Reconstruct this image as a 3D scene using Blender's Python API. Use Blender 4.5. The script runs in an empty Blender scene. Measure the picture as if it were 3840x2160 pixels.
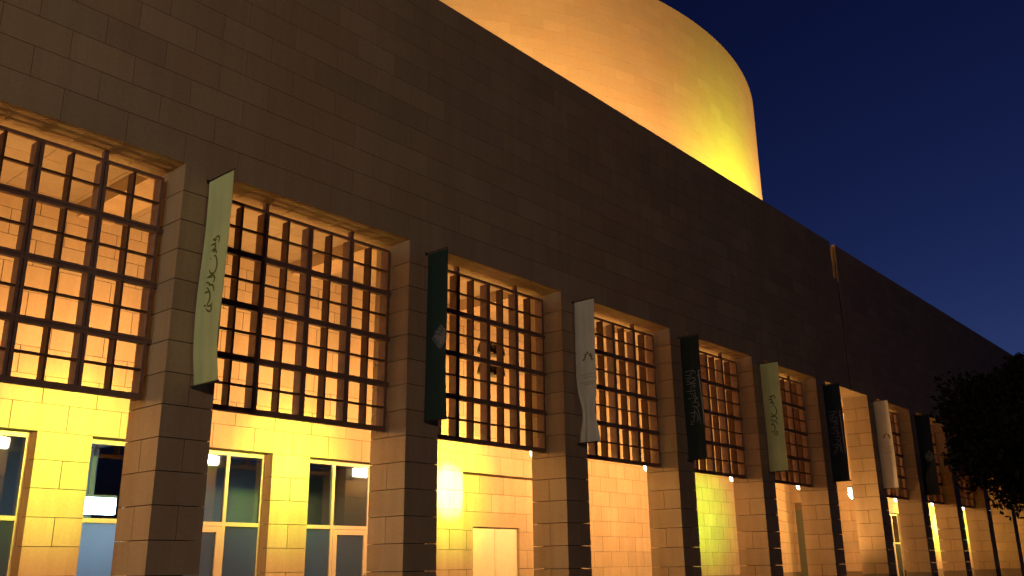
import bpy, bmesh, math, random
from mathutils import Vector, Matrix

random.seed(7)
scene = bpy.context.scene
COL = scene.collection
ZC = 1.6                     # eye height of the photographer
R_ = math.radians

# ------------------------------------------------------------------ camera
cam_d = bpy.data.cameras.new('camera')
cam = bpy.data.objects.new('camera', cam_d)
COL.objects.link(cam)
scene.camera = cam
YAW, PITCH, ROLL = 0.860000, 0.295817, -0.012534
_f = Vector((math.sin(YAW)*math.cos(PITCH), math.cos(YAW)*math.cos(PITCH), math.sin(PITCH)))
_r0 = Vector((math.cos(YAW), -math.sin(YAW), 0)); _u0 = _r0.cross(_f)
_r = _r0*math.cos(ROLL) + _u0*math.sin(ROLL)
_u = _u0*math.cos(ROLL) - _r0*math.sin(ROLL)
cam.matrix_world = Matrix(((_r.x, _u.x, -_f.x, -8.3092), (_r.y, _u.y, -_f.y, -15.6014),
                           (_r.z, _u.z, -_f.z, ZC), (0, 0, 0, 1)))
cam_d.sensor_fit = 'HORIZONTAL'; cam_d.sensor_width = 36.0
cam_d.lens = 3419.876/3840*36
cam_d.clip_start = 0.1; cam_d.clip_end = 4000

# ------------------------------------------------------------------ view, world, lights
scene.view_settings.view_transform = 'Standard'
scene.view_settings.look = 'None'
scene.view_settings.exposure = 0.0
scene.view_settings.gamma = 1.0
scene.view_settings.use_curve_mapping = False
try:
    scene.cycles.use_denoising = True
    scene.cycles.max_bounces = 10
    scene.cycles.diffuse_bounces = 6
    scene.cycles.sample_clamp_indirect = 6.0
    scene.cycles.caustics_reflective = False
    scene.cycles.caustics_refractive = False
except Exception:
    pass

world = bpy.data.worlds.new('World'); scene.world = world
world.use_nodes = True
wn, wl = world.node_tree.nodes, world.node_tree.links
wn.clear()
wo = wn.new('ShaderNodeOutputWorld'); bg = wn.new('ShaderNodeBackground')
sky = wn.new('ShaderNodeTexSky')
sky.sky_type = 'NISHITA'; sky.sun_disc = False
sky.sun_elevation = R_(-5.0); sky.sun_rotation = R_(95)
sky.altitude = 600; sky.air_density = 1.2; sky.dust_density = 0.6; sky.ozone_density = 4.0
bg.inputs['Strength'].default_value = SKY_STRENGTH = 2.7
tint = wn.new('ShaderNodeMix'); tint.data_type = 'RGBA'; tint.blend_type = 'MULTIPLY'
tint.inputs['Factor'].default_value = 1.0
tint.inputs[7].default_value = (0.94, 0.80, 0.82, 1)
wl.new(sky.outputs['Color'], tint.inputs[6])
wl.new(tint.outputs[2], bg.inputs['Color'])
wl.new(bg.outputs['Background'], wo.inputs['Surface'])


def light(name, kind, loc, energy, color, target=None, parent=None, **kw):
    d = bpy.data.lights.new(name, kind); d.energy = energy; d.color = color
    for k, v in kw.items():
        setattr(d, k, v)
    o = bpy.data.objects.new(name, d); COL.objects.link(o); o.location = loc
    if target is not None:
        o.rotation_euler = (Vector(target)-Vector(loc)).to_track_quat('-Z', 'Y').to_euler()
    if parent is not None:
        o.parent = parent
    return o


# the glow of assumed street lamps behind the photographer
light('street_and_fill_glow', 'POINT', (-30, -26, 9), 10500, (1.0, 0.66, 0.42), shadow_soft_size=1.5)

light('street_and_fill_glow', 'POINT', (-24, -4.2, 9.5), 2100, (0.88, 1.0, 0.80), shadow_soft_size=1.0)  # added fill skimming the wall to brighten the banner faces

# ------------------------------------------------------------------ materials
MATS = {}


def new_mat(name):
    m = bpy.data.materials.new(name); m.use_nodes = True
    nt = m.node_tree; nt.nodes.clear()
    out = nt.nodes.new('ShaderNodeOutputMaterial')
    b = nt.nodes.new('ShaderNodeBsdfPrincipled')
    nt.links.new(b.outputs['BSDF'], out.inputs['Surface'])
    MATS[name] = m
    return m, nt, b, out


def ramp(nt, src, stops):
    r = nt.nodes.new('ShaderNodeValToRGB')
    while len(r.color_ramp.elements) < len(stops):
        r.color_ramp.elements.new(0.5)
    for e, (p, c) in zip(r.color_ramp.elements, stops):
        e.position = p; e.color = (*c, 1) if len(c) == 3 else c
    nt.links.new(src, r.inputs['Fac'])
    return r


def mult(nt, a, b, fac=1.0):
    m = nt.nodes.new('ShaderNodeMix'); m.data_type = 'RGBA'; m.blend_type = 'MULTIPLY'
    m.inputs['Factor'].default_value = fac
    nt.links.new(a, m.inputs[6]); nt.links.new(b, m.inputs[7])
    return m.outputs[2]


def noise(nt, scale, detail=4, rough=0.55, co=None):
    n = nt.nodes.new('ShaderNodeTexNoise')
    n.inputs['Scale'].default_value = scale; n.inputs['Detail'].default_value = detail
    n.inputs['Roughness'].default_value = rough
    if co is not None:
        nt.links.new(co, n.inputs['Vector'])
    return n


def stone(name, base, vary=0.12, bump=0.25, rough=0.8, streak=0.7, blot=0.86):
    m, nt, b, out = new_mat(name)
    tc = nt.nodes.new('ShaderNodeTexCoord'); co = tc.outputs['Object']
    geo = nt.nodes.new('ShaderNodeNewGeometry')
    lo = tuple(c*(1-vary) for c in base); hi = tuple(min(1, c*(1+vary)) for c in base)
    mid = (base[0]*1.0, base[1]*0.95, base[2]*0.90)
    r1 = ramp(nt, geo.outputs['Random Per Island'], [(0.0, lo), (0.35, base), (0.65, mid), (1.0, hi)])
    n1 = noise(nt, 0.6, 3, 0.5, co)
    r2 = ramp(nt, n1.outputs['Fac'], [(0.3, (blot, blot-0.01, blot-0.02)), (0.7, (1.0, 1.0, 1.0))])
    n2 = noise(nt, 14.0, 6, 0.65, co)
    r3 = ramp(nt, n2.outputs['Fac'], [(0.3, (0.86, 0.86, 0.86)), (0.7, (1.04, 1.03, 1.02))])
    mp = nt.nodes.new('ShaderNodeMapping'); mp.inputs['Scale'].default_value = (1.6, 1.6, 0.12)
    nt.links.new(co, mp.inputs['Vector'])
    n3 = noise(nt, 2.0, 4, 0.6, mp.outputs['Vector'])
    r4 = ramp(nt, n3.outputs['Fac'], [(0.30, (0.80, 0.77, 0.73)), (0.60, (1, 1, 1))])
    c = mult(nt, mult(nt, mult(nt, r1.outputs['Color'], r2.outputs['Color']), r3.outputs['Color']), r4.outputs['Color'], streak)
    nt.links.new(c, b.inputs['Base Color'])
    b.inputs['Roughness'].default_value = rough
    bp = nt.nodes.new('ShaderNodeBump'); bp.inputs['Strength'].default_value = bump
    bp.inputs['Distance'].default_value = 0.01
    n4 = noise(nt, 45.0, 5, 0.7, co)
    nt.links.new(n4.outputs['Fac'], bp.inputs['Height']); nt.links.new(bp.outputs['Normal'], b.inputs['Normal'])
    return m


def plain(name, base, rough=0.5, metal=0.0, var=0.12, scale=6.0, bump=0.0):
    m, nt, b, out = new_mat(name)
    tc = nt.nodes.new('ShaderNodeTexCoord')
    n = noise(nt, scale, 5, 0.6, tc.outputs['Object'])
    r = ramp(nt, n.outputs['Fac'], [(0.3, tuple(c*(1-var) for c in base)), (0.7, tuple(min(1, c*(1+var)) for c in base))])
    nt.links.new(r.outputs['Color'], b.inputs['Base Color'])
    b.inputs['Roughness'].default_value = rough; b.inputs['Metallic'].default_value = metal
    if bump:
        bp = nt.nodes.new('ShaderNodeBump'); bp.inputs['Strength'].default_value = bump
        bp.inputs['Distance'].default_value = 0.01
        n2 = noise(nt, scale*12, 4, 0.6, tc.outputs['Object'])
        nt.links.new(n2.outputs['Fac'], bp.inputs['Height']); nt.links.new(bp.outputs['Normal'], b.inputs['Normal'])
    return m


def emit(name, color, strength):
    m, nt, b, out = new_mat(name)
    b.inputs['Base Color'].default_value = (*color, 1)
    b.inputs['Emission Color'].default_value = (*color, 1)
    b.inputs['Emission Strength'].default_value = strength
    return m


STONE = stone('sandstone_cladding', (0.42, 0.32, 0.22), 0.10)
STONE_WALL = stone('sandstone_upper_wall', (0.42, 0.32, 0.21), 0.11, 0.25, 0.8, 0.5, 0.90)
STONE_DRUM = stone('sandstone_drum', (0.42, 0.33, 0.23), 0.06, 0.08, 0.8, 0.15, 0.95)
CORE = stone('wall_core', (0.16, 0.125, 0.09), 0.05)
PLINTH = stone('plinth_stone', (0.20, 0.165, 0.13), 0.08)
CEIL = stone('ceiling_board', (0.31, 0.25, 0.185), 0.04, 0.1)
METAL = plain('dull_bronze_main_bars', (0.20, 0.125, 0.105), 0.7, 0.0, 0.18, 5.0, 0.1)
FINMETAL = plain('red_brown_thin_bars', (0.105, 0.056, 0.038), 0.75, 0.0, 0.18, 5.0, 0.1)
FINMETAL.node_tree.nodes['Principled BSDF'].inputs['Specular IOR Level'].default_value = 0.2
METAL.node_tree.nodes['Principled BSDF'].inputs['Specular IOR Level'].default_value = 0.2
FRAME = plain('anodised_window_frame', (0.46, 0.38, 0.31), 0.4, 0.0, 0.06)
DOOR = plain('cream_door_paint', (0.62, 0.58, 0.44), 0.45, 0.0, 0.05)
DARKDOOR = plain('grey_green_door_paint', (0.10, 0.11, 0.09), 0.5, 0.0, 0.1)
HOUSING = plain('lamp_housing', (0.12, 0.11, 0.10), 0.4, 0.3)
PAVING = plain('dark_paving', (0.10, 0.09, 0.08), 0.8, 0.0, 0.25, 1.5, 0.3)
ARCADE = plain('arcade_paving', (0.26, 0.21, 0.16), 0.6, 0.0, 0.15, 1.5, 0.2)
ROOF = plain('roof_gravel', (0.22, 0.19, 0.15), 0.9, 0.0, 0.2, 8.0, 0.3)
ROOM = plain('plaster_room', (0.42, 0.45, 0.46), 0.8, 0.0, 0.05)
ROOMDARK = plain('grey_room_ceiling', (0.30, 0.32, 0.33), 0.8, 0.0, 0.1)
POLE = plain('banner_pole', (0.05, 0.045, 0.04), 0.45, 0.5)
BARK = plain('tree_bark', (0.07, 0.055, 0.04), 0.9, 0.0, 0.3, 6.0, 0.6)
LENS = emit('lamp_lens', (1.0, 0.86, 0.66), 14.0)
JOINT = plain('expansion_joint_seal', (0.03, 0.026, 0.024), 0.8)
TUBE = emit('fluorescent_tube', (0.82, 0.93, 1.0), 26.0)


def fabric(name, base):
    m, nt, b, out = new_mat(name)
    tc = nt.nodes.new('ShaderNodeTexCoord')
    n = noise(nt, 1.2, 3, 0.5, tc.outputs['Object'])
    r = ramp(nt, n.outputs['Fac'], [(0.3, tuple(c*0.86 for c in base)), (0.7, base)])
    nt.links.new(r.outputs['Color'], b.inputs['Base Color']); b.inputs['Roughness'].default_value = 0.85
    w = nt.nodes.new('ShaderNodeTexWave'); w.inputs['Scale'].default_value = 90
    nt.links.new(tc.outputs['Object'], w.inputs['Vector'])
    bp = nt.nodes.new('ShaderNodeBump'); bp.inputs['Strength'].default_value = 0.1
    nt.links.new(w.outputs['Fac'], bp.inputs['Height']); nt.links.new(bp.outputs['Normal'], b.inputs['Normal'])
    return m


CLOTH_YELLOW = fabric('yellow_banner_cloth', (0.62, 0.70, 0.36))
CLOTH_GREEN = fabric('dark_green_banner_cloth', (0.010, 0.034, 0.032))
CLOTH_WHITE = fabric('white_banner_cloth', (0.62, 0.60, 0.56))
CLOTH_FLAG = fabric('flag_green_banner_cloth', (0.011, 0.022, 0.020))
CLOTH_NAVY = fabric('dark_navy_banner_cloth', (0.008, 0.016, 0.040))
INK_OLIVE = fabric('olive_ink', (0.15, 0.14, 0.025))
INK_PALE = fabric('pale_ink', (0.22, 0.22, 0.25))
INK_GOLD = fabric('gold_green_ink', (0.16, 0.13, 0.03))
INK_FAINT = fabric('faint_ink', (0.36, 0.34, 0.29))


def glass(name, tint_c, refl=0.09, frost=0.0):
    m, nt, b, out = new_mat(name)
    nt.nodes.remove(b)
    tr = nt.nodes.new('ShaderNodeBsdfTransparent'); tr.inputs['Color'].default_value = (*tint_c, 1)
    gl = nt.nodes.new('ShaderNodeBsdfGlossy'); gl.inputs['Roughness'].default_value = 0.03
    fr = nt.nodes.new('ShaderNodeFresnel'); fr.inputs['IOR'].default_value = 1.5
    mm = nt.nodes.new('ShaderNodeMath'); mm.operation = 'ADD'; mm.inputs[1].default_value = refl
    nt.links.new(fr.outputs['Fac'], mm.inputs[0])
    mix = nt.nodes.new('ShaderNodeMixShader')
    nt.links.new(mm.outputs[0], mix.inputs['Fac'])
    if frost:
        tl = nt.nodes.new('ShaderNodeBsdfTranslucent'); tl.inputs['Color'].default_value = (*tint_c, 1)
        df = nt.nodes.new('ShaderNodeBsdfDiffuse'); df.inputs['Color'].default_value = (0.10, 0.12, 0.14, 1)
        m2 = nt.nodes.new('ShaderNodeMixShader'); m2.inputs['Fac'].default_value = 0.25
        nt.links.new(tl.outputs[0], m2.inputs[1]); nt.links.new(df.outputs[0], m2.inputs[2])
        nt.links.new(m2.outputs[0], mix.inputs[1])
    else:
        nt.links.new(tr.outputs[0], mix.inputs[1])
    nt.links.new(gl.outputs[0], mix.inputs[2])
    nt.links.new(mix.outputs[0], out.inputs['Surface'])
    return m


GLASS = glass('clear_window_glass', (0.75, 0.80, 0.84))
FROST = glass('frosted_window_glass', (0.62, 0.74, 0.86), 0.03, 1.0)

# ------------------------------------------------------------------ mesh helpers


class MB:
    def __init__(s):
        s.v = []; s.f = []

    def box(s, x0, x1, y0, y1, z0, z1):
        n = len(s.v)
        s.v += [(x0, y0, z0), (x1, y0, z0), (x1, y1, z0), (x0, y1, z0), (x0, y0, z1), (x1, y0, z1), (x1, y1, z1), (x0, y1, z1)]
        s.f += [(n, n+3, n+2, n+1), (n+4, n+5, n+6, n+7), (n, n+1, n+5, n+4), (n+1, n+2, n+6, n+5), (n+2, n+3, n+7, n+6), (n+3, n, n+4, n+7)]
        return s

    def prism(s, pts, z0, z1):
        """vertical prism over a counter-clockwise plan polygon"""
        n = len(s.v); k = len(pts)
        s.v += [(x, y, z0) for x, y in pts] + [(x, y, z1) for x, y in pts]
        s.f += [tuple(n+i for i in reversed(range(k))), tuple(n+k+i for i in range(k))]
        s.f += [(n+i, n+(i+1) % k, n+k+(i+1) % k, n+k+i) for i in range(k)]
        return s

    def tube(s, pts, rad, seg=8):
        n0 = len(s.v); k = len(pts)
        rs = rad if isinstance(rad, (list, tuple)) else [rad]*k
        P = [Vector(p) for p in pts]
        for i, p in enumerate(P):
            d = (P[min(i+1, k-1)]-P[max(i-1, 0)]).normalized()
            a = d.orthogonal().normalized() if abs(d.z) > 0.9 else d.cross(Vector((0, 0, 1))).normalized()
            b = d.cross(a)
            for j in range(seg):
                t = 2*math.pi*j/seg
                s.v.append(tuple(p+(a*math.cos(t)+b*math.sin(t))*rs[i]))
        for i in range(k-1):
            for j in range(seg):
                s.f.append((n0+i*seg+j, n0+i*seg+(j+1) % seg, n0+(i+1)*seg+(j+1) % seg, n0+(i+1)*seg+j))
        s.f.append(tuple(n0+j for j in reversed(range(seg)))); s.f.append(tuple(n0+(k-1)*seg+j for j in range(seg)))
        return s

    def build(s, name, mat, parent=None, loc=None, smooth=False):
        me = bpy.data.meshes.new(name); me.from_pydata(s.v, [], s.f)
        bm = bmesh.new(); bm.from_mesh(me); bmesh.ops.recalc_face_normals(bm, faces=bm.faces); bm.to_mesh(me); bm.free()
        if smooth:
            for p in me.polygons:
                p.use_smooth = True
        me.materials.append(mat)
        o = bpy.data.objects.new(name, me); COL.objects.link(o)
        if parent is not None:
            o.parent = parent
        if loc is not None:
            o.location = loc
        return o


def tag(o, label=None, cat=None, group=None, kind=None):
    if label: o['label'] = label
    if cat: o['category'] = cat
    if group: o['group'] = group
    if kind: o['kind'] = kind
    return o


def thing(name, label, cat, loc=(0, 0, 0), group=None):
    o = bpy.data.objects.new(name, None); COL.objects.link(o); o.location = loc
    o.empty_display_size = 0.3
    return tag(o, label, cat, group)


def copy_tree(o, parent=None):
    c = o.copy(); COL.objects.link(c)
    if parent is not None:
        c.parent = parent
    for ch in list(o.children):
        copy_tree(ch, c)
    return c

# light levels
DRUM_LIGHTS = [(2.0, 3.0, 2400), (9.0, 3.0, 2400), (16.0, 2.8, 2400), (22.0, 2.4, 2300), (28.5, 2.2, 2000), (35.0, 2.2, 1500), (41.0, 2.2, 1300), (47.0, 2.6, 3400), (52.0, 5.0, 5200)]
DRUM_LIME = [(38.6, 2.4, 12000, 38.3), (34.5, 2.2, 10000, 35.0)]
WASH = 590
POINT = 110
SIDE = 340
UP = 2100
AIM = 4.0
SPOTS = {-1: 700, 0: 1350, 1: 1500, 2: 2200, 5: 2700, 8: 1500, 9: 1800, 10: 3400, 11: 2400}
HOT = {1: 120, 2: 2500, 10: 1100}
SPOTX = {5: 0.8}

SCRIPT= [[(-0.208, 6.104), (-0.273, 6.112), (-0.35, 6.145), (-0.404, 6.143), (-0.448, 6.093), (-0.442, 6.04), (-0.407, 5.997)], [(-0.24, 6.097), (-0.302, 6.075), (-0.352, 6.087)], [(-0.162, 5.992), (-0.219, 6.006), (-0.279, 5.998), (-0.317, 6.005), (-0.285, 6.034)], [(-0.291, 5.995), (-0.326, 5.946), (-0.295, 5.919), (-0.259, 5.894)], [(-0.194, 5.862), (-0.225, 5.888), (-0.283, 5.895), (-0.338, 5.868), (-0.364, 5.822), (-0.374, 5.785)], [(-0.255, 5.847), (-0.313, 5.847)], [(-0.282, 5.746), (-0.327, 5.756), (-0.368, 5.719), (-0.402, 5.644), (-0.417, 5.56), (-0.404, 5.483), (-0.367, 5.417), (-0.296, 5.386), (-0.229, 5.407), (-0.193, 5.449), (-0.181, 5.492)], [(-0.182, 5.724), (-0.203, 5.711)], [(-0.123, 5.336), (-0.193, 5.339), (-0.274, 5.317)], [(-0.191, 5.355), (-0.259, 5.367), (-0.326, 5.34), (-0.367, 5.284), (-0.354, 5.234), (-0.307, 5.208)], [(-0.081, 5.231), (-0.139, 5.239), (-0.189, 5.215), (-0.221, 5.166), (-0.278, 5.17), (-0.327, 5.127), (-0.354, 5.068), (-0.353, 5.018)], [(-0.078, 5.032), (-0.123, 5.042), (-0.195, 5.035)], [(-0.139, 5.136), (-0.186, 5.089), (-0.228, 5.015), (-0.246, 4.932), (-0.223, 4.857), (-0.185, 4.799), (-0.165, 4.753)], [(-0.07, 4.788), (-0.133, 4.76)], [(-0.181, 4.753), (-0.252, 4.746), (-0.295, 4.764), (-0.301, 4.8)], [(-0.262, 4.758), (-0.301, 4.711), (-0.289, 4.654), (-0.235, 4.634), (-0.171, 4.67), (-0.145, 4.717)]]
FLAG= [[(-0.694, 6.2), (-0.698, 6.069), (-0.704, 5.921), (-0.718, 5.644), (-0.73, 5.353), (-0.741, 5.047), (-0.751, 4.744), (-0.75, 4.404)], [(-0.631, 6.026), (-0.758, 6.031)], [(-0.662, 6.185), (-0.758, 6.207)], [(-0.177, 6.209), (-0.317, 6.222), (-0.482, 6.222), (-0.552, 6.171), (-0.573, 6.103)], [(-0.177, 6.094), (-0.324, 6.073), (-0.42, 6.125), (-0.461, 6.184)], [(-0.178, 5.979), (-0.316, 5.976), (-0.399, 6.095)], [(-0.216, 5.875), (-0.312, 5.927), (-0.464, 5.988), (-0.552, 5.943), (-0.536, 5.863), (-0.395, 5.818), (-0.269, 5.851), (-0.246, 5.903)], [(-0.19, 5.772), (-0.337, 5.777), (-0.485, 5.789), (-0.573, 5.761)], [(-0.319, 5.551), (-0.424, 5.716), (-0.515, 5.72), (-0.528, 5.653), (-0.436, 5.633)], [(-0.199, 5.542), (-0.354, 5.53), (-0.538, 5.547)], [(-0.295, 5.473), (-0.366, 5.448), (-0.419, 5.425), (-0.51, 5.203), (-0.451, 5.146), (-0.359, 5.126)], [(-0.499, 5.511), (-0.522, 5.347), (-0.567, 5.229), (-0.609, 5.304)], [(-0.218, 5.304), (-0.316, 5.276), (-0.357, 5.335)], [(-0.336, 5.064), (-0.404, 5.008), (-0.546, 4.975), (-0.623, 5.029), (-0.577, 5.131), (-0.451, 5.146)], [(-0.477, 5.015), (-0.559, 4.909), (-0.601, 4.761), (-0.612, 4.569), (-0.625, 4.394)], [(-0.234, 4.811), (-0.37, 4.811), (-0.498, 4.82)], [(-0.434, 4.924), (-0.438, 4.748), (-0.411, 4.639)], [(-0.272, 4.718), (-0.379, 4.69), (-0.387, 4.562), (-0.291, 4.493), (-0.26, 4.56)], [(-0.496, 4.805), (-0.541, 4.688), (-0.547, 4.544), (-0.49, 4.503)], [(-0.224, 4.452), (-0.339, 4.424)]]
PALM= [[(-0.486, 5.88), (-0.497, 5.806)], [(-0.382, 5.816), (-0.451, 5.774)], [(-0.352, 5.731), (-0.427, 5.728)], [(-0.305, 5.637), (-0.396, 5.679)], [(-0.542, 5.778), (-0.632, 5.793)], [(-0.569, 5.744), (-0.664, 5.712)], [(-0.602, 5.673), (-0.681, 5.621)], [(-0.206, 5.202), (-0.752, 5.219)], [(-0.282, 5.121), (-0.74, 5.115)], [(-0.204, 4.984), (-0.748, 4.986)], [(-0.36, 4.922), (-0.674, 4.92)]]
DIAMOND= [[(-0.554, 5.531), (-0.661, 5.427), (-0.724, 5.385), (-0.746, 5.29), (-0.82, 5.239), (-0.769, 5.156), (-0.718, 5.089), (-0.646, 5.01), (-0.574, 4.931), (-0.467, 5.009), (-0.381, 5.115), (-0.272, 5.233), (-0.356, 5.319), (-0.371, 5.393), (-0.481, 5.459)]]
# ------------------------------------------------------------------ the ground
g = MB(); g.box(-400, 600, -400, 700, -0.5, 0.0)
tag(g.build('ground', PAVING), kind='structure')
g = MB(); g.box(-20, 96, -0.6, 11.0, 0.004, 0.06)
tag(g.build('pavement', ARCADE), kind='structure')

# ------------------------------------------------------------------ the stone building
J0 = ZC - 0.09               # height of the joint that all courses count from
GAP = 0.008                  # half a joint
HEAD = ZC + 7.68             # head of the openings
TOP = ZC + 14.86             # parapet
PW, PD = 1.035, 1.22         # pier width and depth
BAY = 6.0
NP0, NP1 = -2, 14

building = thing('stone_building', 'long dark sandstone building with deep square piers and lit arcade at dusk', 'building')


def splits(a, b, first, step):
    """cut the interval [a, b] at first + n * step"""
    n = math.ceil((a-first)/step + 1e-6); xs = [a]
    while first+n*step < b-1e-6:
        x = first+n*step
        if x-xs[-1] > 0.05 and b-x > 0.05:
            xs.append(x)
        n += 1
    xs.append(b)
    return list(zip(xs[:-1], xs[1:]))


# piers: courses of blocks with open joints round a set-back core
def pier_mesh(k):
    m = MB(); x0 = k*BAY; x1 = x0+PW
    top = HEAD
    zs = [1.05]
    z = J0
    while z < top-0.05:
        zs.append(z); z += 0.6
    zs.append(top)
    for a, b in zip(zs[:-1], zs[1:]):
        i = round((a-J0)/0.6)
        za, zb = a+GAP, b-GAP
        if b == top: zb = top
        if i % 2:
            xm, ym = x0+PW/2, PD/2
            for xa, xb in ((x0, xm-GAP), (xm+GAP, x1)):
                for ya, yb in ((0, ym-GAP), (ym+GAP, PD)):
                    m.box(xa, xb, ya, yb, za, zb)
        else:
            m.box(x0, x1, 0, PD, za, zb)
    return m


for k in range(NP0, NP1+1):
    p = pier_mesh(k).build('pier', STONE, building)
    c = MB(); c.box(k*BAY+0.2, k*BAY+PW-0.2, 0.2, PD-0.2, 0.0, HEAD-0.003)
    c.build('pier_core', CORE, p)
    c = MB(); c.box(k*BAY-0.004, k*BAY+PW+0.004, -0.004, PD+0.004, 0.0, 1.05-GAP)
    c.build('plinth', PLINTH, p)

# the big blank wall over the piers, with the notch in its parapet
XL, XR = NP0*BAY, NP1*BAY+PW
NX0, NX1, NZ = 33.56, 34.16, ZC+13.2        # notch
m = MB(); core = MB()
zs = [HEAD]
z = J0+0.6*13
while z < TOP-0.1:
    if z > HEAD+0.1: zs.append(z)
    z += 0.6
zs.append(TOP)
for a, b in zip(zs[:-1], zs[1:]):
    i = round((a-J0)/0.6)
    first = -0.65 if i % 2 == 0 else -0.05
    za, zb = (a if a == HEAD else a+0.0055), (b if b == TOP else b-0.0055)
    for lo, hi in ((XL, NX0 if b > NZ+0.2 else 33.98), (NX1 if b > NZ+0.2 else 34.12, XR)):
        for xa, xb in splits(lo, hi, first, 1.2):
            m.box(xa+0.005, xb-0.005, 0.0, 0.10, za, zb)
m.build('upper_wall', STONE_WALL, building)
m = MB(); m.box(33.985, 34.115, 0.012, 0.25, HEAD+0.01, NZ-0.26); m.build('expansion_joint', JOINT, building)
core.box(XL, 33.97, 0.06, PD, HEAD+0.004, NZ-0.25)
core.box(34.13, XR, 0.06, PD, HEAD+0.004, NZ-0.25)
core.box(33.97, 34.13, 0.30, PD-0.01, HEAD+0.004, NZ-0.25)
core.box(XL, NX0-0.005, 0.06, PD, NZ-0.249, TOP-0.006)
core.box(NX1+0.005, XR, 0.06, PD, NZ-0.249, TOP-0.006)
core.build('wall_core', CORE, building)
m = MB()
m.box(NX1, NX1+0.05, 0.104, PD+0.02, NZ-0.24, TOP-0.002)
m.box(NX0-0.05, NX0, 0.104, PD+0.02, NZ-0.24, TOP-0.002)
m.build('notch_lining', STONE, building)
# soffit stones over each opening
for k in range(NP0, NP1):
    m = MB()
    for xa, xb in splits(k*BAY+PW, (k+1)*BAY, k*BAY+PW+0.65, 1.2):
        m.box(xa+0.004, xb-0.004, 0.104, PD, HEAD-0.002, HEAD+0.0035)
    m.build('opening_soffit', STONE, building)
# coping
m = MB()
for lo, hi in ((XL, NX0), (NX1, XR)):
    for xa, xb in splits(lo, hi, 0.0, 2.4):
        m.box(xa+0.004, xb-0.004, -0.003, PD+0.01, TOP, TOP+0.06)
m.build('coping', STONE_WALL, building)
# roof
m = MB(); m.box(XL, XR, PD+0.03, 75, ZC+13.3, ZC+13.6)
m.build('roof', ROOF, building)

# ---- the wall at the back of the arcade
CZ = ZC+8.25
YB = 5.0
LINT = J0+0.6*5              # underside of the lintel course


def stone_wall(m, core, xa, xb, y, z0, z1, holes=(), th=0.08, back=0.25):
    """courses of blocks facing -y; holes = (x0, x1, ztop) reaching the floor"""
    zs = [z0]; z = J0-0.6*2
    while z < z1-0.05:
        if z > z0+0.05: zs.append(z)
        z += 0.6
    zs.append(z1)
    for a, b in zip(zs[:-1], zs[1:]):
        i = round((a-J0)/0.6)
        first = -0.1 if i % 2 == 0 else 0.5
        iv = [(xa, xb)]
        for hx0, hx1, hz in holes:
            if b <= hz+0.02:
                nv = []
                for p, q in iv:
                    if hx1 <= p or hx0 >= q: nv.append((p, q)); continue
                    if hx0 > p: nv.append((p, hx0))
                    if hx1 < q: nv.append((hx1, q))
                iv = nv
        for p, q in iv:
            for s, e in splits(p, q, first, 1.2):
                m.box(s+(GAP if s > p else 0), e-(GAP if e < q else 0), y, y+th, a+GAP*0.9, b-GAP*0.9)
            core.box(p+0.004, q-0.004, y+0.03, y+back, a-0.0005, b+0.0005)


WIN = [(6*j+1.1, 6*j+5.9) for j in (-2, -1, 0, 1, 8)]
holes = [(a, b, LINT) for a, b in WIN] + [(13.1, 17.9, LINT)]
m = MB(); core = MB(); pl = MB()
BX1 = 17.9
stone_wall(m, core, XL, BX1, YB, 1.05, CZ, holes)
stone_wall(m, core, 46.8, XR, YB, 1.05, CZ, holes)
# recessed stretch behind the entrance bays
stone_wall(m, core, BX1, 38.0, 6.9, 1.05, CZ)
# door niche
NB = [(14.0, 16.32, J0+0.6*2+0.13)]
stone_wall(m, core, 13.1, 17.9, 5.4, 1.05, LINT, [(14.0, 16.32, LINT-0.6*2)])
m.build('arcade_back_wall', STONE, building); core.build('arcade_wall_core', CORE, building)
# returns, reveals and the header over the door
m = MB()
m.box(BX1, BX1+0.2, YB+0.26, 7.1, 0, CZ); m.build('wall_return', STONE, building)
zdoor = ZC+1.24
m = MB()
m.box(14.0, 16.32, 5.40, 5.64, zdoor, LINT-1.2-0.006); m.build('door_header', STONE, building)
for a, b in WIN:
    m = MB()
    zz = [1.05, J0, J0+.6, J0+1.2, J0+1.8, J0+2.4, LINT]
    for p, q in zip(zz[:-1], zz[1:]):
        m.box(a-0.06, a, YB+0.085, YB+0.42, p+GAP, q-GAP)
        m.box(b, b+0.06, YB+0.085, YB+0.42, p+GAP, q-GAP)
    for p, q in splits(a, b, 0.5, 1.2):
        m.box(p+0.004, q-0.004, YB+0.085, YB+0.42, LINT+0.002, LINT+0.06)
    m.build('window_reveal', STONE, building)
m = MB()
for p, q in splits(13.1, 17.9, 0.5, 1.2):
    m.box(p+0.004, q-0.004, YB+0.085, 5.46, LINT+0.002, LINT+0.06)
m.build('niche_soffit', STONE, building)
# plinth along the back wall
for lo, hi, y in ((XL, WIN[0][0], YB), *[(WIN[i][1], WIN[i+1][0], YB) for i in range(3)], (WIN[3][1], 13.1, YB), (13.1, 14.0, 5.4),
                  (16.32, 17.9, 5.4), (17.9, 38.0, 6.9), (46.8, WIN[4][0], YB), (WIN[4][1], XR, YB)):
    m = MB(); m.box(lo, hi, y-0.012, y+0.25, 0.0, 1.05); m.build('arcade_plinth', PLINTH, building)

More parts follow.
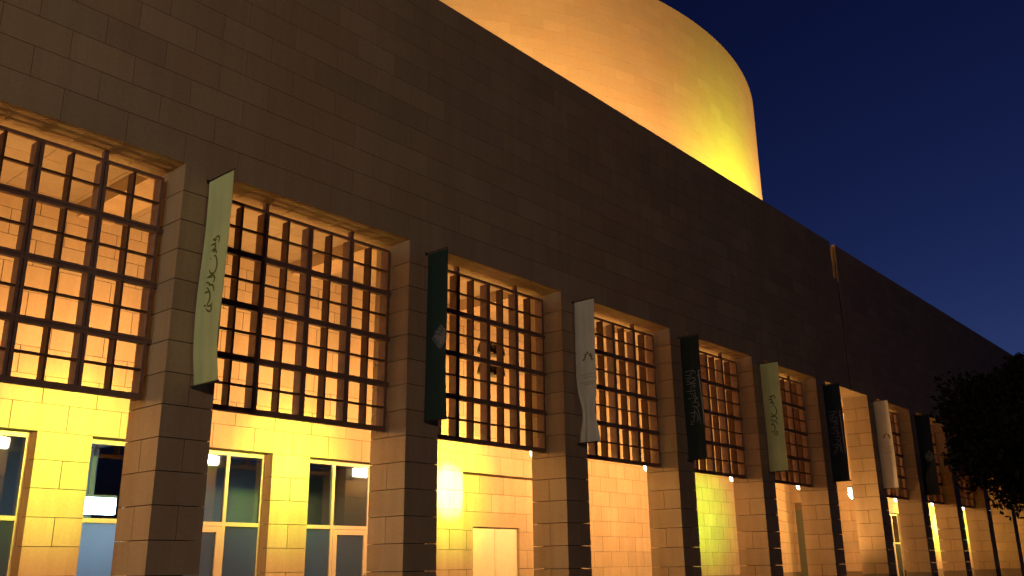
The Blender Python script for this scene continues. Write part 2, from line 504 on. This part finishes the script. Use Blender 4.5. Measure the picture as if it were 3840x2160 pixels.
# slanting wall and cross wall seen through the sixth opening
m = MB(); z = 1.05; i = 0
ang = R_(15)
while z < CZ-0.1:
    zt = min(CZ, J0+0.6*(math.floor((z-J0)/0.6+1e-4)+1))
    off = 0.6 if i % 2 else 0.0
    for s, e in splits(0, 9.1, off, 1.2):
        m.box(s+GAP, e-GAP, 0, 0.1, z+GAP, zt-GAP)
    z = zt; i += 1
o = m.build('slanting_wall', STONE, building); o.location = (38.0, 6.9, 0); o.rotation_euler = (0, 0, ang)
m = MB(); m.box(0, 9.1, 0.05, 0.3, 1.05, CZ); o2 = m.build('slanting_wall_core', CORE, o)
m = MB(); m.box(0, 9.1, -0.012, 0.3, 0, 1.05); m.build('slanting_plinth', PLINTH, o)
m = MB()
zc = ZC+2.99; z = 1.05; i = 0
while z < CZ-0.1:
    zt = min(CZ, J0+0.6*(math.floor((z-J0)/0.6+1e-4)+1))
    for lo, hi in (((YB+0.26, 10.2),) if z > zc-0.05 else ((YB+0.26, 7.3), (9.05, 10.2))):
        for s, e in splits(lo, hi, YB+(0.6 if i % 2 else 0), 1.2):
            m.box(46.8, 46.88, s+GAP, e-GAP, z+GAP, zt-GAP)
    z = zt; i += 1
m.build('cross_wall', STONE, building)
m = MB(); m.box(46.85, 47.0, YB+0.27, 10.2, zc+0.09, CZ); m.box(46.85, 47.0, YB+0.27, 7.295, 0, zc+0.089); m.box(46.85, 47.0, 9.055, 10.2, 0, zc+0.089)
m.build('cross_wall_core', CORE, building)
m = MB(); m.box(46.89, 46.94, 7.3, 9.05, 0.0, zc+0.085)
tag(m.build('door', DARKDOOR, building), 'dark grey green door in the cross wall of the arcade')

# ceiling with beams on the pier lines
m = MB()
for k in range(NP0, NP1):
    for s, e in splits(k*BAY, (k+1)*BAY, k*BAY, 1.5):
        for ya, yb in ((PD, 3.1), (3.1, 5.3), (5.3, 7.5), (7.5, 11.0)):
            m.box(s+0.006, e-0.006, ya+0.006, yb-0.006, CZ, CZ+0.05)
m.build('arcade_ceiling', CEIL, building)
m = MB(); m.box(XL, XR, PD-0.01, 11.0, CZ+0.051, CZ+0.2)
m.build('ceiling_slab', CORE, building)
for k in range(NP0+1, NP1):
    b = MB(); b.box(k*BAY+0.12, k*BAY+PW-0.12, PD+0.001, YB-0.001, CZ-0.34, CZ-0.002)
    b.build('ceiling_beam', STONE, building)

# lift-like cream double door
for xa, xb in ((14.0, 15.152), (15.168, 16.32)):
    m = MB(); m.box(xa+0.004, xb-0.004, 5.50, 5.56, 0.07, zdoor-0.006)
    m.box(xa+0.06, xb-0.06, 5.494, 5.499, 0.16, zdoor-0.08)
    tag(m.build('door', DOOR, building), 'tall cream door leaf in the stone niche')
m = MB(); m.box(14.0, 16.32, 5.566, 5.62, 0.07, zdoor-0.003); m.build('door_backing', HOUSING, building)


# windows with glazed doors in the arcade wall
def window(a, b):
    y0, y1 = YB+0.33, YB+0.42
    zt = LINT
    ztr = ZC+1.09
    fr = MB(); fw = 0.085
    xs = [a, a+1.1, b-1.1, b]
    fr.box(a, a+fw, y0, y1, 0.06, zt); fr.box(b-fw, b, y0, y1, 0.06, zt)
    fr.box(a+fw, b-fw, y0+0.002, y1, zt-fw-0.03, zt-0.001)
    fr.box(a+fw, b-fw, y0+0.002, y1, ztr-0.05, ztr+0.05)
    fr.box(a+fw, b-fw, y0+0.002, y1, 0.06, 0.16)
    for x in (xs[1], xs[2]):
        fr.box(x-0.045, x+0.045, y0-0.003, y1-0.002, 0.165, zt-fw-0.032)
    xm = (a+b)/2
    fr.box(xm-0.04, xm+0.04, y0-0.003, y1-0.002, ztr+0.052, zt-fw-0.032)
    w = fr.build('window', FRAME, building)
    for p, q in ((a+fw, xs[1]-.046), (xs[1]+.046, xm-.041), (xm+.041, xs[2]-.046), (xs[2]+.046, b-fw)):
        g = MB(); g.box(p+.001, q-.001, y0+0.03, y0+0.04, ztr+0.051, zt-fw-0.032); g.build('pane', GLASS, w)
    for p, q in ((a+fw, xs[1]-.046), (xs[2]+.046, b-fw)):
        g = MB(); g.box(p+.001, q-.001, y0+0.03, y0+0.04, 0.165, ztr-0.052); g.build('frosted_pane', FROST, w)
    for p, q, hx in ((xs[1]+.05, xm-.006, xm-.10), (xm+.006, xs[2]-.05, xm+.10)):
        d = MB(); dw = 0.14
        zt2 = ztr-0.06
        d.box(p, p+dw, y0-0.012, y1-0.01, 0.17, zt2); d.box(q-dw, q, y0-0.012, y1-0.01, 0.17, zt2)
        d.box(p+dw, q-dw, y0-0.010, y1-0.01, zt2-dw, zt2-0.001); d.box(p+dw, q-dw, y0-0.010, y1-0.01, 0.17, 0.40)
        dd = d.build('glazed_door', FRAME, building)
        g = MB(); g.box(p+dw+.001, q-dw-.001, y0+0.03, y0+0.04, 0.402, zt2-dw-0.002); g.build('frosted_pane', FROST, dd)
        h = MB(); h.tube([(hx, y0-.06, 0.95), (hx, y0-.06, 1.45)], 0.014, 6)
        h.box(hx-.01, hx+.01, y0-.06, y0-.012, 1.0, 1.02); h.box(hx-.01, hx+.01, y0-.06, y0-.012, 1.38, 1.40)
        h.build('handle', HOUSING, dd)


for a, b in WIN:
    window(a, b)

# rooms behind the windows
m = MB()
for x0, x1 in ((-11.2, 0.4), (0.6, 3.7), (3.8, 12.2), (48.8, 54.2)):  # partition midway behind the near window added to hold back the fluorescent light
    m.box(x0, x1, 10.2, 10.3, 0.06, 4.9)
    m.box(x0-0.1, x0, YB+0.45, 10.3, 0.06, 4.9); m.box(x1, x1+0.05, YB+0.45, 10.3, 0.06, 4.9)
m.build('room_wall', ROOM, building)
m = MB()
for x0, x1 in ((-11.3, 12.3), (48.7, 54.3)):
    m.box(x0, x1, YB+0.3, 10.3, 4.95, 5.05)
    m.box(x0, x1, YB+0.43, 10.3, 0.0, 0.055)
m.build('room_ceiling', ROOMDARK, building)

t = thing('fluorescent_light', 'blazing white fluorescent light behind the glass of the leftmost window', 'ceiling light', (2.0, 6.75, ZC+1.60))
m = MB(); m.box(-0.62, 0.62, -0.12, 0.12, 0.10, 0.16); m.build('housing', ROOM, t)
m = MB(); m.box(-0.72, 0.62, -0.10, 0.10, -0.29, 0.095); m.box(-0.66, 0.56, -0.13, -0.101, -0.25, 0.05); m.build('diffuser', TUBE, t)
m = MB(); m.box(-0.05, 0.05, -0.03, 0.03, 0.161, 1.85); m.build('stem', ROOM, t)
light('fluorescent_glow', 'AREA', (2.0, 6.75, ZC+1.22), 190, (0.62, 0.84, 1.0), (2.0, 6.6, 0), size=1.2, size_y=0.2, shape='RECTANGLE')
light('fluorescent_spill', 'POINT', (1.7, 8.6, ZC+1.6), 90, (0.42, 0.80, 1.0), shadow_soft_size=0.2)
light('room_glow', 'AREA', (6.5, 7.6, 4.8), 70, (0.75, 0.85, 1.0), (6.5, 7.0, 0), size=1.2)
light('room_glow', 'AREA', (-3.0, 7.2, 4.8), 50, (0.55, 0.78, 1.0), (-3.0, 7.0, 0), size=1.2)

# ------------------------------------------------------------------ the drum behind
CX, CY, RD = 35.015, 31.275, 25.0
DZ0, DZ1 = ZC+13.6, ZC+30.0
tower = thing('round_tower', 'huge round sandstone drum glowing orange and yellow behind the parapet', 'tower', (CX, CY, DZ0))
m = MB()
nb = 131
zs = []; z = DZ1
while z > DZ0+0.3:
    zs.append(z); z -= 0.6
zs.append(DZ0)
gz = 0.0045; gh = 0.0001
for i, (b, a) in enumerate(zip(zs[:-1], zs[1:])):
    for j in range(nb):
        t0 = 2*math.pi*(j+(0.5 if i % 2 else 0))/nb; t1 = t0+2*math.pi/nb
        d = gh/RD
        ts = [t0+d+(t1-t0-2*d)*q/6 for q in range(7)]
        pts = [(RD*math.cos(t), RD*math.sin(t)) for t in ts]+[((RD-0.1)*math.cos(t1-d), (RD-0.1)*math.sin(t1-d)), ((RD-0.1)*math.cos(t0+d), (RD-0.1)*math.sin(t0+d))]
        m.prism(pts, a-DZ0+gz, b-DZ0-gz)
m.build('drum_wall', STONE_DRUM, tower)
m = MB(); n = 131*6
m.prism([((RD-0.010)*math.cos(2*math.pi*j/n), (RD-0.010)*math.sin(2*math.pi*j/n)) for j in range(n)], 0.0, DZ1-DZ0-0.01)
m.build('drum_core', STONE_DRUM, tower)

ORANGE = (1.0, 0.50, 0.15)
LIME = (0.12, 1.0, 0.0)
GOLD = (1.0, 0.515, 0.15)
for x, y, e in DRUM_LIGHTS:
    light('assumed_roof_floodlight', 'AREA', (x, y, ZC+14.0), e, GOLD, (x+1.0, y+6, ZC+25), size=1.0)  # assumed floodlights hidden behind the parapet, lighting the drum
for x, y, e, tx in DRUM_LIME:
    light('assumed_roof_spotlight', 'SPOT', (x, y, ZC+14.2), e, (0.45, 1.0, 0.0), (tx, 6.9, ZC+19.2), spot_size=R_(70), spot_blend=1.0, shadow_soft_size=0.25)  # assumed unseen spotlight, tinted green for the lime look of overexposed stone

# ------------------------------------------------------------------ lamps on the backs of the piers
def lamp_parts(t):
    m = MB(); m.box(-0.36, 0.36, 0.0, 0.10, -0.16, 0.16); m.box(-0.39, 0.39, 0.02, 0.24, 0.13, 0.165)
    m.build('housing', HOUSING, t)
    m = MB()
    prof = [(0.101, -0.15), (0.17, -0.14), (0.22, -0.08), (0.235, 0.0), (0.235, 0.12), (0.101, 0.128)]
    n0 = len(m.v)
    for x in (-0.38, 0.38):
        m.v += [(x, y, z) for y, z in prof]
    k = len(prof)
    m.f += [tuple(range(k)), tuple(reversed(range(k, 2*k)))] + [(i, (i+1) % k, k+(i+1) % k, k+i) for i in range(k)]
    m.build('lens', LENS, t)


GRJ = (-1, 0, 1, 2, 3, 4, 6, 7, 8)
LAMPK = {-1: 0.9, 0: 0.85, 1: 0.85, 2: 1.05, 3: 1.1, 4: 1.2, 5: 0.7, 6: 1.1, 7: 1.6, 8: 1.1, 9: 1.1, 10: 1.3, 11: 1.4}
NAMES = {0: 'wall lamp behind the first pier, seen mirrored in the glass',
         1: 'wall lamp on the back of the pier with the dark green diamond banner',
         2: 'glowing wall lamp on the back of the pier carrying the white palm banner',
         3: 'glowing wall lamp behind the pier with the nearer flag banner',
         4: 'glowing wall lamp behind the pier with the farther yellow banner',
         5: 'small glowing wall lamp left of the tall opening without a grille',
         6: 'large bright lamp inside the tall opening without a grille',
         7: 'glowing wall lamp behind the pier with the plain navy banner',
         8: 'small glowing lamp over the brightest thin lime strip at far right',
         9: 'small wall lamp over the thin yellow strip under the tree',
         10: 'faint wall lamp just behind the tree foliage'}
proto = None
for k, pw in LAMPK.items():
    if k in (-1, 11): continue
    if proto is None:
        proto = thing('wall_lamp', '', 'wall lamp'); lamp_parts(proto); t = proto
    else:
        t = copy_tree(proto)
    t.location = (k*BAY+0.58, PD+0.002, ZC+3.15)
    if k == 6: t.scale = (1.0, 1.3, 1.9)
    tag(t, NAMES[k], 'wall lamp', 'lamps on the backs of the piers')
for k, pw in LAMPK.items():
    light('lamp_wash', 'AREA', (k*BAY+0.50, PD+0.27, ZC+3.15), WASH*pw, ORANGE, (k*BAY+0.5, 5, ZC+AIM), size=0.7, size_y=0.25, shape='RECTANGLE')
    light('pier_face_fill', 'SPOT', (k*BAY+0.95, PD+0.34, ZC+3.1), SIDE*pw, ORANGE, (k*BAY+6.0, 0.7, ZC+1.2), spot_size=R_(58), spot_blend=0.9, shadow_soft_size=0.12)  # added fill in place of bounced light on the next pier's left face
    light('lamp_point', 'POINT', (k*BAY+0.50, PD+0.40, ZC+3.2), POINT*pw, ORANGE, shadow_soft_size=0.12)
    if k in SPOTS:
        light('lamp_green_tint', 'SPOT', (k*BAY+0.50, PD+0.30, ZC+3.12), SPOTS[k], LIME, (k*BAY+0.5+SPOTX.get(k, 0), YB, ZC+2.55), spot_size=R_(60 if k == 5 else 72), spot_blend=1.0, shadow_soft_size=0.12)  # added green spot, imitates the lime cast of overexposed stone
    if k in HOT:
        light('lamp_hot_spot', 'SPOT', (k*BAY+0.50, PD+0.30, ZC+3.12), HOT[k], (0.85, 1.0, 0.8), (k*BAY+0.5, YB, ZC+2.3), spot_size=R_(30), spot_blend=0.8, shadow_soft_size=0.1)

for j in list(GRJ):
    light('assumed_floor_uplight', 'SPOT', (j*BAY+3.5, 4.2, 0.12), UP, ORANGE, (j*BAY+3.5, 0.72, HEAD), spot_size=R_(42), spot_blend=0.9, shadow_soft_size=1.1)  # assumed unseen floor light, added to brighten the soffit strip above each grille
light('portal_bounce_fill', 'SPOT', (33.0, 3.4, 0.3), 2300, ORANGE, (35.6, 0.9, 8.0), spot_size=R_(100), spot_blend=0.8, shadow_soft_size=0.2)  # added fill in place of bounced light on the portal jamb and soffit

# ------------------------------------------------------------------ window grilles in the openings
def grille_parts(t):
    # local frame: x from 0 to 4.965 across the opening, y = 0 at the facade, z = 0 at the head
    X0, X1 = 0.10, 4.865
    Z0, Z1 = -4.64, -0.17
    Y0 = 0.60
    D = 0.26
    nx, nz = 4, 4
    xs = [X0+(X1-X0)*i/nx for i in range(nx+1)]
    zs = [Z0+(Z1-Z0)*i/nz for i in range(nz+1)]
    w = 0.062
    f = MB()
    f.box(X0, X0+w, Y0, Y0+D, Z0, Z1); f.box(X1-w, X1, Y0, Y0+D, Z0, Z1)
    f.box(X0+w, X1-w, Y0-0.002, Y0+0.12, Z0, Z0+0.11); f.box(X0+w, X1-w, Y0-0.002, Y0+0.07, Z1-w, Z1)
    f.build('frame', METAL, t)
    for x in xs[1:-1]:
        b = MB()
        b.box(x-0.068, x-0.012, Y0+0.004, Y0+D, Z0+0.111, Z1-w-0.001)
        b.box(x+0.012, x+0.068, Y0+0.004, Y0+D, Z0+0.111, Z1-w-0.001)
        b.box(x-0.0115, x+0.0115, Y0+0.03, Y0+D-0.02, Z0+0.111, Z1-w-0.001)
        b.build('mullion', METAL, t)
    for z in zs[1:-1]:
        b = MB()
        b.box(X0+w+0.001, X1-w-0.001, Y0-0.004, Y0+0.10, z-0.065, z-0.012)
        b.box(X0+w+0.001, X1-w-0.001, Y0-0.004, Y0+0.10, z+0.012, z+0.065)
        b.box(X0+w+0.001, X1-w-0.001, Y0+0.02, Y0+0.09, z-0.0115, z+0.0115)
        b.build('transom', METAL, t)
        for xa, xb in ((0.003, X0-0.001), (X1+0.001, 4.962)):
            b = MB(); b.box(xa, xb, Y0+0.02, Y0+0.10, z-0.05, z+0.05); b.build('bracket', METAL, t)
    for i in range(nx):
        x = (xs[i]+xs[i+1])/2
        b = MB(); b.box(x-0.023, x+0.023, Y0+0.012, Y0+D-0.02, Z0+0.112, Z1-w-0.002); b.build('fin', FINMETAL, t)
    for i in range(nz):
        z = (zs[i]+zs[i+1])/2
        b = MB(); b.box(X0+w+0.002, X1-w-0.002, Y0+0.008, Y0+0.085, z-0.021, z+0.021); b.build('bar', FINMETAL, t)
    for x in (xs[1], xs[3]):
        b = MB(); b.box(x-0.045, x+0.045, Y0+0.01, Y0+0.12, Z1+0.001, -0.004); b.build('strut', METAL, t)


GR = {-1: 'largest window grille at far left with bluish bars, left of the near yellow banner',
      0: 'brown window grille between the near yellow banner and the dark green diamond banner',
      1: 'brown window grille right of the dark green diamond banner, hooded fittings behind it',
      2: 'brown window grille just right of the white banner with a twisted foot',
      3: 'brown window grille just right of the nearer dark flag banner',
      4: 'narrow window grille just right of the farther yellow banner',
      6: 'narrow window grille right of the farther white palm banner',
      7: 'narrow window grille right of the plain navy banner, half lost in tree shade',
      8: 'farthest window grille, its foot showing under the tree'}
proto = None
for j, lab in GR.items():
    if proto is None:
        proto = thing('window_grille', '', 'window grille'); grille_parts(proto); t = proto
    else:
        t = copy_tree(proto)
    t.location = (j*BAY+PW, 0, HEAD)
    tag(t, lab, 'window grille', 'square window grilles in the arcade openings')

# four hooded fittings of unknown kind on a small rack behind the third grille
t = thing('fitting_rack', 'small dark rack of four hooded fittings behind the grille right of the diamond banner', 'speaker rack', (10.55, 1.35, ZC+5.5))
m = MB()
for z in (-0.55, 0.02, 0.6):
    m.box(-0.36, 0.36, -0.02, 0.02, z-0.02, z+0.02)
for x in (-0.34, 0.34):
    m.box(x-0.02, x+0.02, -0.019, 0.019, -0.55, 0.62)
m.build('rack', HOUSING, t)
for x in (-0.25, 0.25):
    for z in (-0.42, 0.18):
        m = MB()
        n = 14; ring = []
        for i in range(5):
            q = i/4; rad = 0.05+0.19*math.sin(q*1.45); zz = 0.46-0.36*q*q
            ring.append([(x+rad*math.cos(2*math.pi*a/n), 0.10+rad*math.sin(2*math.pi*a/n), z+zz) for a in range(n)])
        for r in ring: m.v += r
        for i in range(4):
            m.f += [(i*n+a, i*n+(a+1) % n, (i+1)*n+(a+1) % n, (i+1)*n+a) for a in range(n)]
        m.f.append(tuple(range(n))); m.f.append(tuple(reversed(range(4*n, 5*n))))
        m.build('hood', POLE, t)

# ------------------------------------------------------------------ banners on poles across the wall
def banner_x(kind, u, v):
    """sideways sway of the cloth; u 0 wall side..1 outer side, v 0 top..1 bottom"""
    w = 0.015*math.sin(5*v+kind)+0.016*math.sin(9*v+3*u+2*kind)*v+0.010*math.sin(8*u+2.2*v+1.7*kind)*(0.35+0.65*v)+0.005*math.sin(17*u-3*v+kind)
    if kind == 0: w += -0.10*math.sin(math.pi*min(1, v*1.05))*(v**1.5)+0.055*(max(0, v-0.78)/0.22)**2
    elif kind in (1, 3): w += 0.03*math.sin(6.2*u)*v*v
    elif kind == 5: w += -0.08*math.sin(math.pi*v)*u*v+0.06*math.sin(5*u)*v
    elif kind == 2: w += 0.10*math.sin(7.5*u+0.6)*max(0, v-0.45)*1.6
    return w


def banner_y(kind, u, v, wd):
    s = 1.0
    if kind == 2:
        s = 1.0-0.36*math.exp(-((v-0.80)/0.13)**2)
    e = 0.0
    if kind == 5: e = 0.05*math.sin(math.pi*v)*(-1 if u > .5 else 0)
    if kind == 2: e = 0.10*math.exp(-((v-0.80)/0.13)**2)*(-1)*(1-u)
    return -0.06-wd*(0.5+(u-0.5)*s)*1.0 + e*0.5


BT, BH = ZC+7.42, 4.13


def make_banner(idx, k, wd, cloth, label, strokes, ink, widths, name='lettering'):
    t = thing('banner', label, 'banner', (k*BAY+(0.51 if k == 0 else 0.55), 0, BT), 'tall cloth banners hung on poles from the piers')
    m = MB(); nu, nv = 12, 48
    th = 0.006
    for side in (0, 1):
        for i in range(nv+1):
            for j in range(nu+1):
                u, v = j/nu, i/nv
                m.v.append((banner_x(idx, u, v)+side*th, banner_y(idx, u, v, wd), -v*BH))
    N = (nv+1)*(nu+1)
    for i in range(nv):
        for j in range(nu):
            a = i*(nu+1)+j
            m.f.append((a, a+1, a+nu+2, a+nu+1)); m.f.append((N+a, N+a+nu+1, N+a+nu+2, N+a+1))
    edge = [j for j in range(nu+1)] + [i*(nu+1)+nu for i in range(1, nv+1)] + [nv*(nu+1)+j for j in range(nu-1, -1, -1)] + [i*(nu+1) for i in range(nv-1, 0, -1)]
    for p, q in zip(edge, edge[1:]+edge[:1]):
        m.f.append((p, N+p, N+q, q))
    m.build('cloth', cloth, t, smooth=False)
    for zz in (0.025, ):
        m = MB(); m.tube([(0.0, 0.0, zz), (0, -wd-0.08, zz)], 0.013, 8)
        m.box(-0.03, 0.03, -0.012, 0.0, zz-0.04, zz+0.04)
        m.build('pole', POLE, t)
    m = MB(); bx = banner_x(idx, 0.5, 1.0)
    m.tube([(bx, banner_y(idx, 0, 1, wd)+0.02, -BH-0.015), (bx, banner_y(idx, 1, 1, wd)-0.03, -BH-0.015)], 0.022, 8)
    m.build('weight_rod', POLE, t)
    groups = {}
    for si, st in enumerate(strokes):
        groups.setdefault(ink[min(si, len(ink)-1)], []).append((st, widths[min(si, len(widths)-1)]))
    for mat, sts in groups.items():
        m = MB()
        for st, w in sts:
            pts = []
            for a, b in zip(st[:-1], st[1:]):
                for q in range(4):
                    pts.append((a[0]+(b[0]-a[0])*q/4, a[1]+(b[1]-a[1])*q/4))
            pts.append(st[-1])
            n0 = len(m.v); L = len(pts)
            for i, (y, z) in enumerate(pts):
                p, q = pts[max(0, i-1)], pts[min(L-1, i+1)]
                dy, dz = q[0]-p[0], q[1]-p[1]; l = math.hypot(dy, dz) or 1
                taper = 0.55+0.45*math.sin(math.pi*(i+0.5)/L)
                hw = w*taper/2
                for s in (-1, 1):
                    yy, zz = y-s*dz/l*hw, z+s*dy/l*hw
                    u = min(1, max(0, (-yy-0.06)/wd)); v = min(1, max(0, (7.42-zz)/BH))
                    m.v.append((banner_x(idx, u, v)-0.006, yy, zz-7.42))
            for i in range(L-1):
                a = n0+2*i
                m.f.append((a, a+1, a+3, a+2))
        m.build('lettering' if mat is INK_FAINT else name, mat, t)
    return t


def inside(poly, y, z):
    c = False; n = len(poly)
    for i in range(n):
        (y1, z1), (y2, z2) = poly[i], poly[i-1]
        if (z1 > z) != (z2 > z) and y < (y2-y1)*(z-z1)/(z2-z1)+y1:
            c = not c
    return c


rnd = random.Random(3)
EMB = []
dp = DIAMOND[0]
ys = [p[0] for p in dp]; zz = [p[1] for p in dp]
while len(EMB) < 46:
    y, z = rnd.uniform(min(ys), max(ys)), rnd.uniform(min(zz), max(zz))
    a = rnd.uniform(0, 6.28); da = rnd.uniform(-0.7, 0.7); st = []
    for i in range(7):
        if not inside(dp, y, z): break
        st.append((y, z)); y += 0.035*math.cos(a); z += 0.045*math.sin(a); a += da
    if len(st) > 3: EMB.append(st)
EMB.append([(dp[i][0], dp[i][1]) for i in (0, 14, 13, 12, 11)]); EMB.append([(dp[i][0], dp[i][1]) for i in (0, 1, 2, 3, 4)])
EMB.append([(dp[i][0], dp[i][1]) for i in (11, 10, 9, 8)]); EMB.append([(dp[i][0], dp[i][1]) for i in (8, 7, 6, 5, 4)])


def shift(sts, dy, dz):
    return [[(y+dy, z+dz) for y, z in st] for st in sts]


def lines(sts):
    """rows of small script: short wavy marks along each guide line"""
    out = []
    for (y0, z0), (y1, z1) in [(s[0], s[-1]) for s in sts]:
        q = 0.0
        while q < 0.97:
            L = rnd.uniform(0.05, 0.13); st = []
            for i in range(5):
                t = min(1, q+L*i/4)
                st.append((y0+(y1-y0)*t, z0+(z1-z0)*t+rnd.uniform(-0.018, 0.018)))
            out.append(st); q += L+0.03
    return out


SC_A = shift(SCRIPT, 0, 0)
_p = [p for s in SCRIPT for p in s]
_mz = sum(p[1] for p in _p)/len(_p); _my = sum(p[0] for p in _p)/len(_p)
_k = sum((p[1]-_mz)*(p[0]-_my) for p in _p)/sum((p[1]-_mz)**2 for p in _p)
SC_A = [[(y-_my-_k*(z-_mz)-0.50, z) for y, z in s] for s in SCRIPT]
SC_B = [[(y+0.08, z) for y, z in s] for s in SC_A]
PALMTXT = lines(PALM[7:])
palm_st = PALM[:7]+PALMTXT
palm_ink = [INK_GOLD]*7+[INK_FAINT]*len(PALMTXT)
palm_w = [0.062]*7+[0.022]*len(PALMTXT)
flag_w = [0.05, 0.03, 0.035]+[0.026]
make_banner(0, 0, 0.86, CLOTH_YELLOW, 'large pale yellow green banner with olive Arabic script, nearest of the banners', SC_A, [INK_OLIVE], [0.038])
make_banner(1, 1, 0.70, CLOTH_GREEN, 'dark green banner with a pale diamond of calligraphy, beside the second pier', EMB, [INK_PALE], [0.020], 'emblem')
make_banner(2, 2, 0.70, CLOTH_WHITE, 'off white banner with a palm emblem and a twisted foot', palm_st, palm_ink, palm_w, 'emblem')
make_banner(3, 3, 0.71, CLOTH_FLAG, 'dark green flag banner with pale script and a long sword, left of a grille', FLAG, [INK_PALE], flag_w)
make_banner(4, 4, 0.74, CLOTH_YELLOW, 'narrow dull yellow banner with olive script, far from the camera', SC_B, [INK_OLIVE], [0.042])
make_banner(5, 5, 0.74, CLOTH_NAVY, 'dark flag banner with script and sword hanging before the lit opening without a grille', FLAG, [INK_PALE], flag_w)
make_banner(6, 6, 0.70, CLOTH_WHITE, 'plain hanging off white palm banner far along the wall, right of the tall lit opening', palm_st, palm_ink, palm_w, 'emblem')
make_banner(7, 7, 0.74, CLOTH_NAVY, 'farthest banner, dark navy with a faint emblem, beside the tree', EMB, [INK_PALE], [0.018], 'emblem')

# ------------------------------------------------------------------ the tree in front of the far end
m_, nt, b_, out_ = new_mat('dark_foliage')
oi = nt.nodes.new('ShaderNodeNewGeometry')
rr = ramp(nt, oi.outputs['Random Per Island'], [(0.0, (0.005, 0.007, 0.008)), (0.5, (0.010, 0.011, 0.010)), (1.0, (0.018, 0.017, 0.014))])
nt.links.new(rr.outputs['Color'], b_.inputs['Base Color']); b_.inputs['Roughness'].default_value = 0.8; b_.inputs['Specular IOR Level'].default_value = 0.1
FOL = m_

tree = thing('dark_tree', 'dark leafy tree in front of the far end of the wall', 'tree', (23.95, -10.75, 0))
rt = random.Random(11)
tr = MB()
base = [(0, 0, -0.05), (0.05, 0.02, 0.9), (-0.02, 0.08, 1.8), (-0.1, 0.1, 2.7), (-0.2, 0.2, 4.2)]
tr.tube(base, [0.24, 0.19, 0.16, 0.13, 0.07], 10)
limbs = []
for i in range(11):
    a = i*2.4+0.3; z0 = 2.0+0.16*i
    L = rt.uniform(1.6, 2.6)
    p0 = Vector((-0.08, 0.1, z0)); d = Vector((math.cos(a), math.sin(a), rt.uniform(0.25, 0.9)))
    p1 = p0+d*L*0.5; p2 = p1+Vector((d.x*0.5, d.y*0.5, d.z*0.7+0.2))*L*0.55
    tr.tube([p0, p1, p2], [0.075, 0.045, 0.015], 6); limbs += [p1, p2]
tr.build('trunk', BARK, tree)
cr = MB()
clumps = []
while len(clumps) < 380:
    v = Vector((rt.gauss(0, 1), rt.gauss(0, 1), rt.gauss(0, 1))).normalized()
    rr_ = rt.uniform(0.40, 1.0)**0.6*(1.04+0.06*math.sin(3.1*v.x+2.0*v.z+0.6)+0.07*math.sin(5.3*v.y-4.1*v.z))
    c = Vector((v.x*3.8*rr_, v.y*3.8*rr_, 5.3+v.z*2.6*rr_))
    if c.z < 3.2: c.z = 3.2+rt.uniform(0, 0.35)
    clumps.append((c, rt.uniform(0.35, 0.9)))
for c, r in clumps:
    for i in range(int(150*r/0.65)):
        d = Vector((rt.gauss(0, 1), rt.gauss(0, 1), rt.gauss(0, 0.8)))
        if d.length > 1.9: d *= 1.9/d.length
        p = c+d*r*0.48
        n = Vector((rt.gauss(0, 1), rt.gauss(0, 1), rt.gauss(0, 1)+0.6)).normalized()
        a = n.orthogonal().normalized(); a.rotate(Matrix.Rotation(rt.uniform(0, 6.28), 3, n)); b = n.cross(a)
        l, w = rt.uniform(0.08, 0.16), rt.uniform(0.04, 0.065)
        k0 = len(cr.v)
        cr.v += [tuple(p-a*l), tuple(p+b*w+n*0.01), tuple(p+a*l), tuple(p-b*w+n*0.01)]
        cr.f.append((k0, k0+1, k0+2, k0+3))
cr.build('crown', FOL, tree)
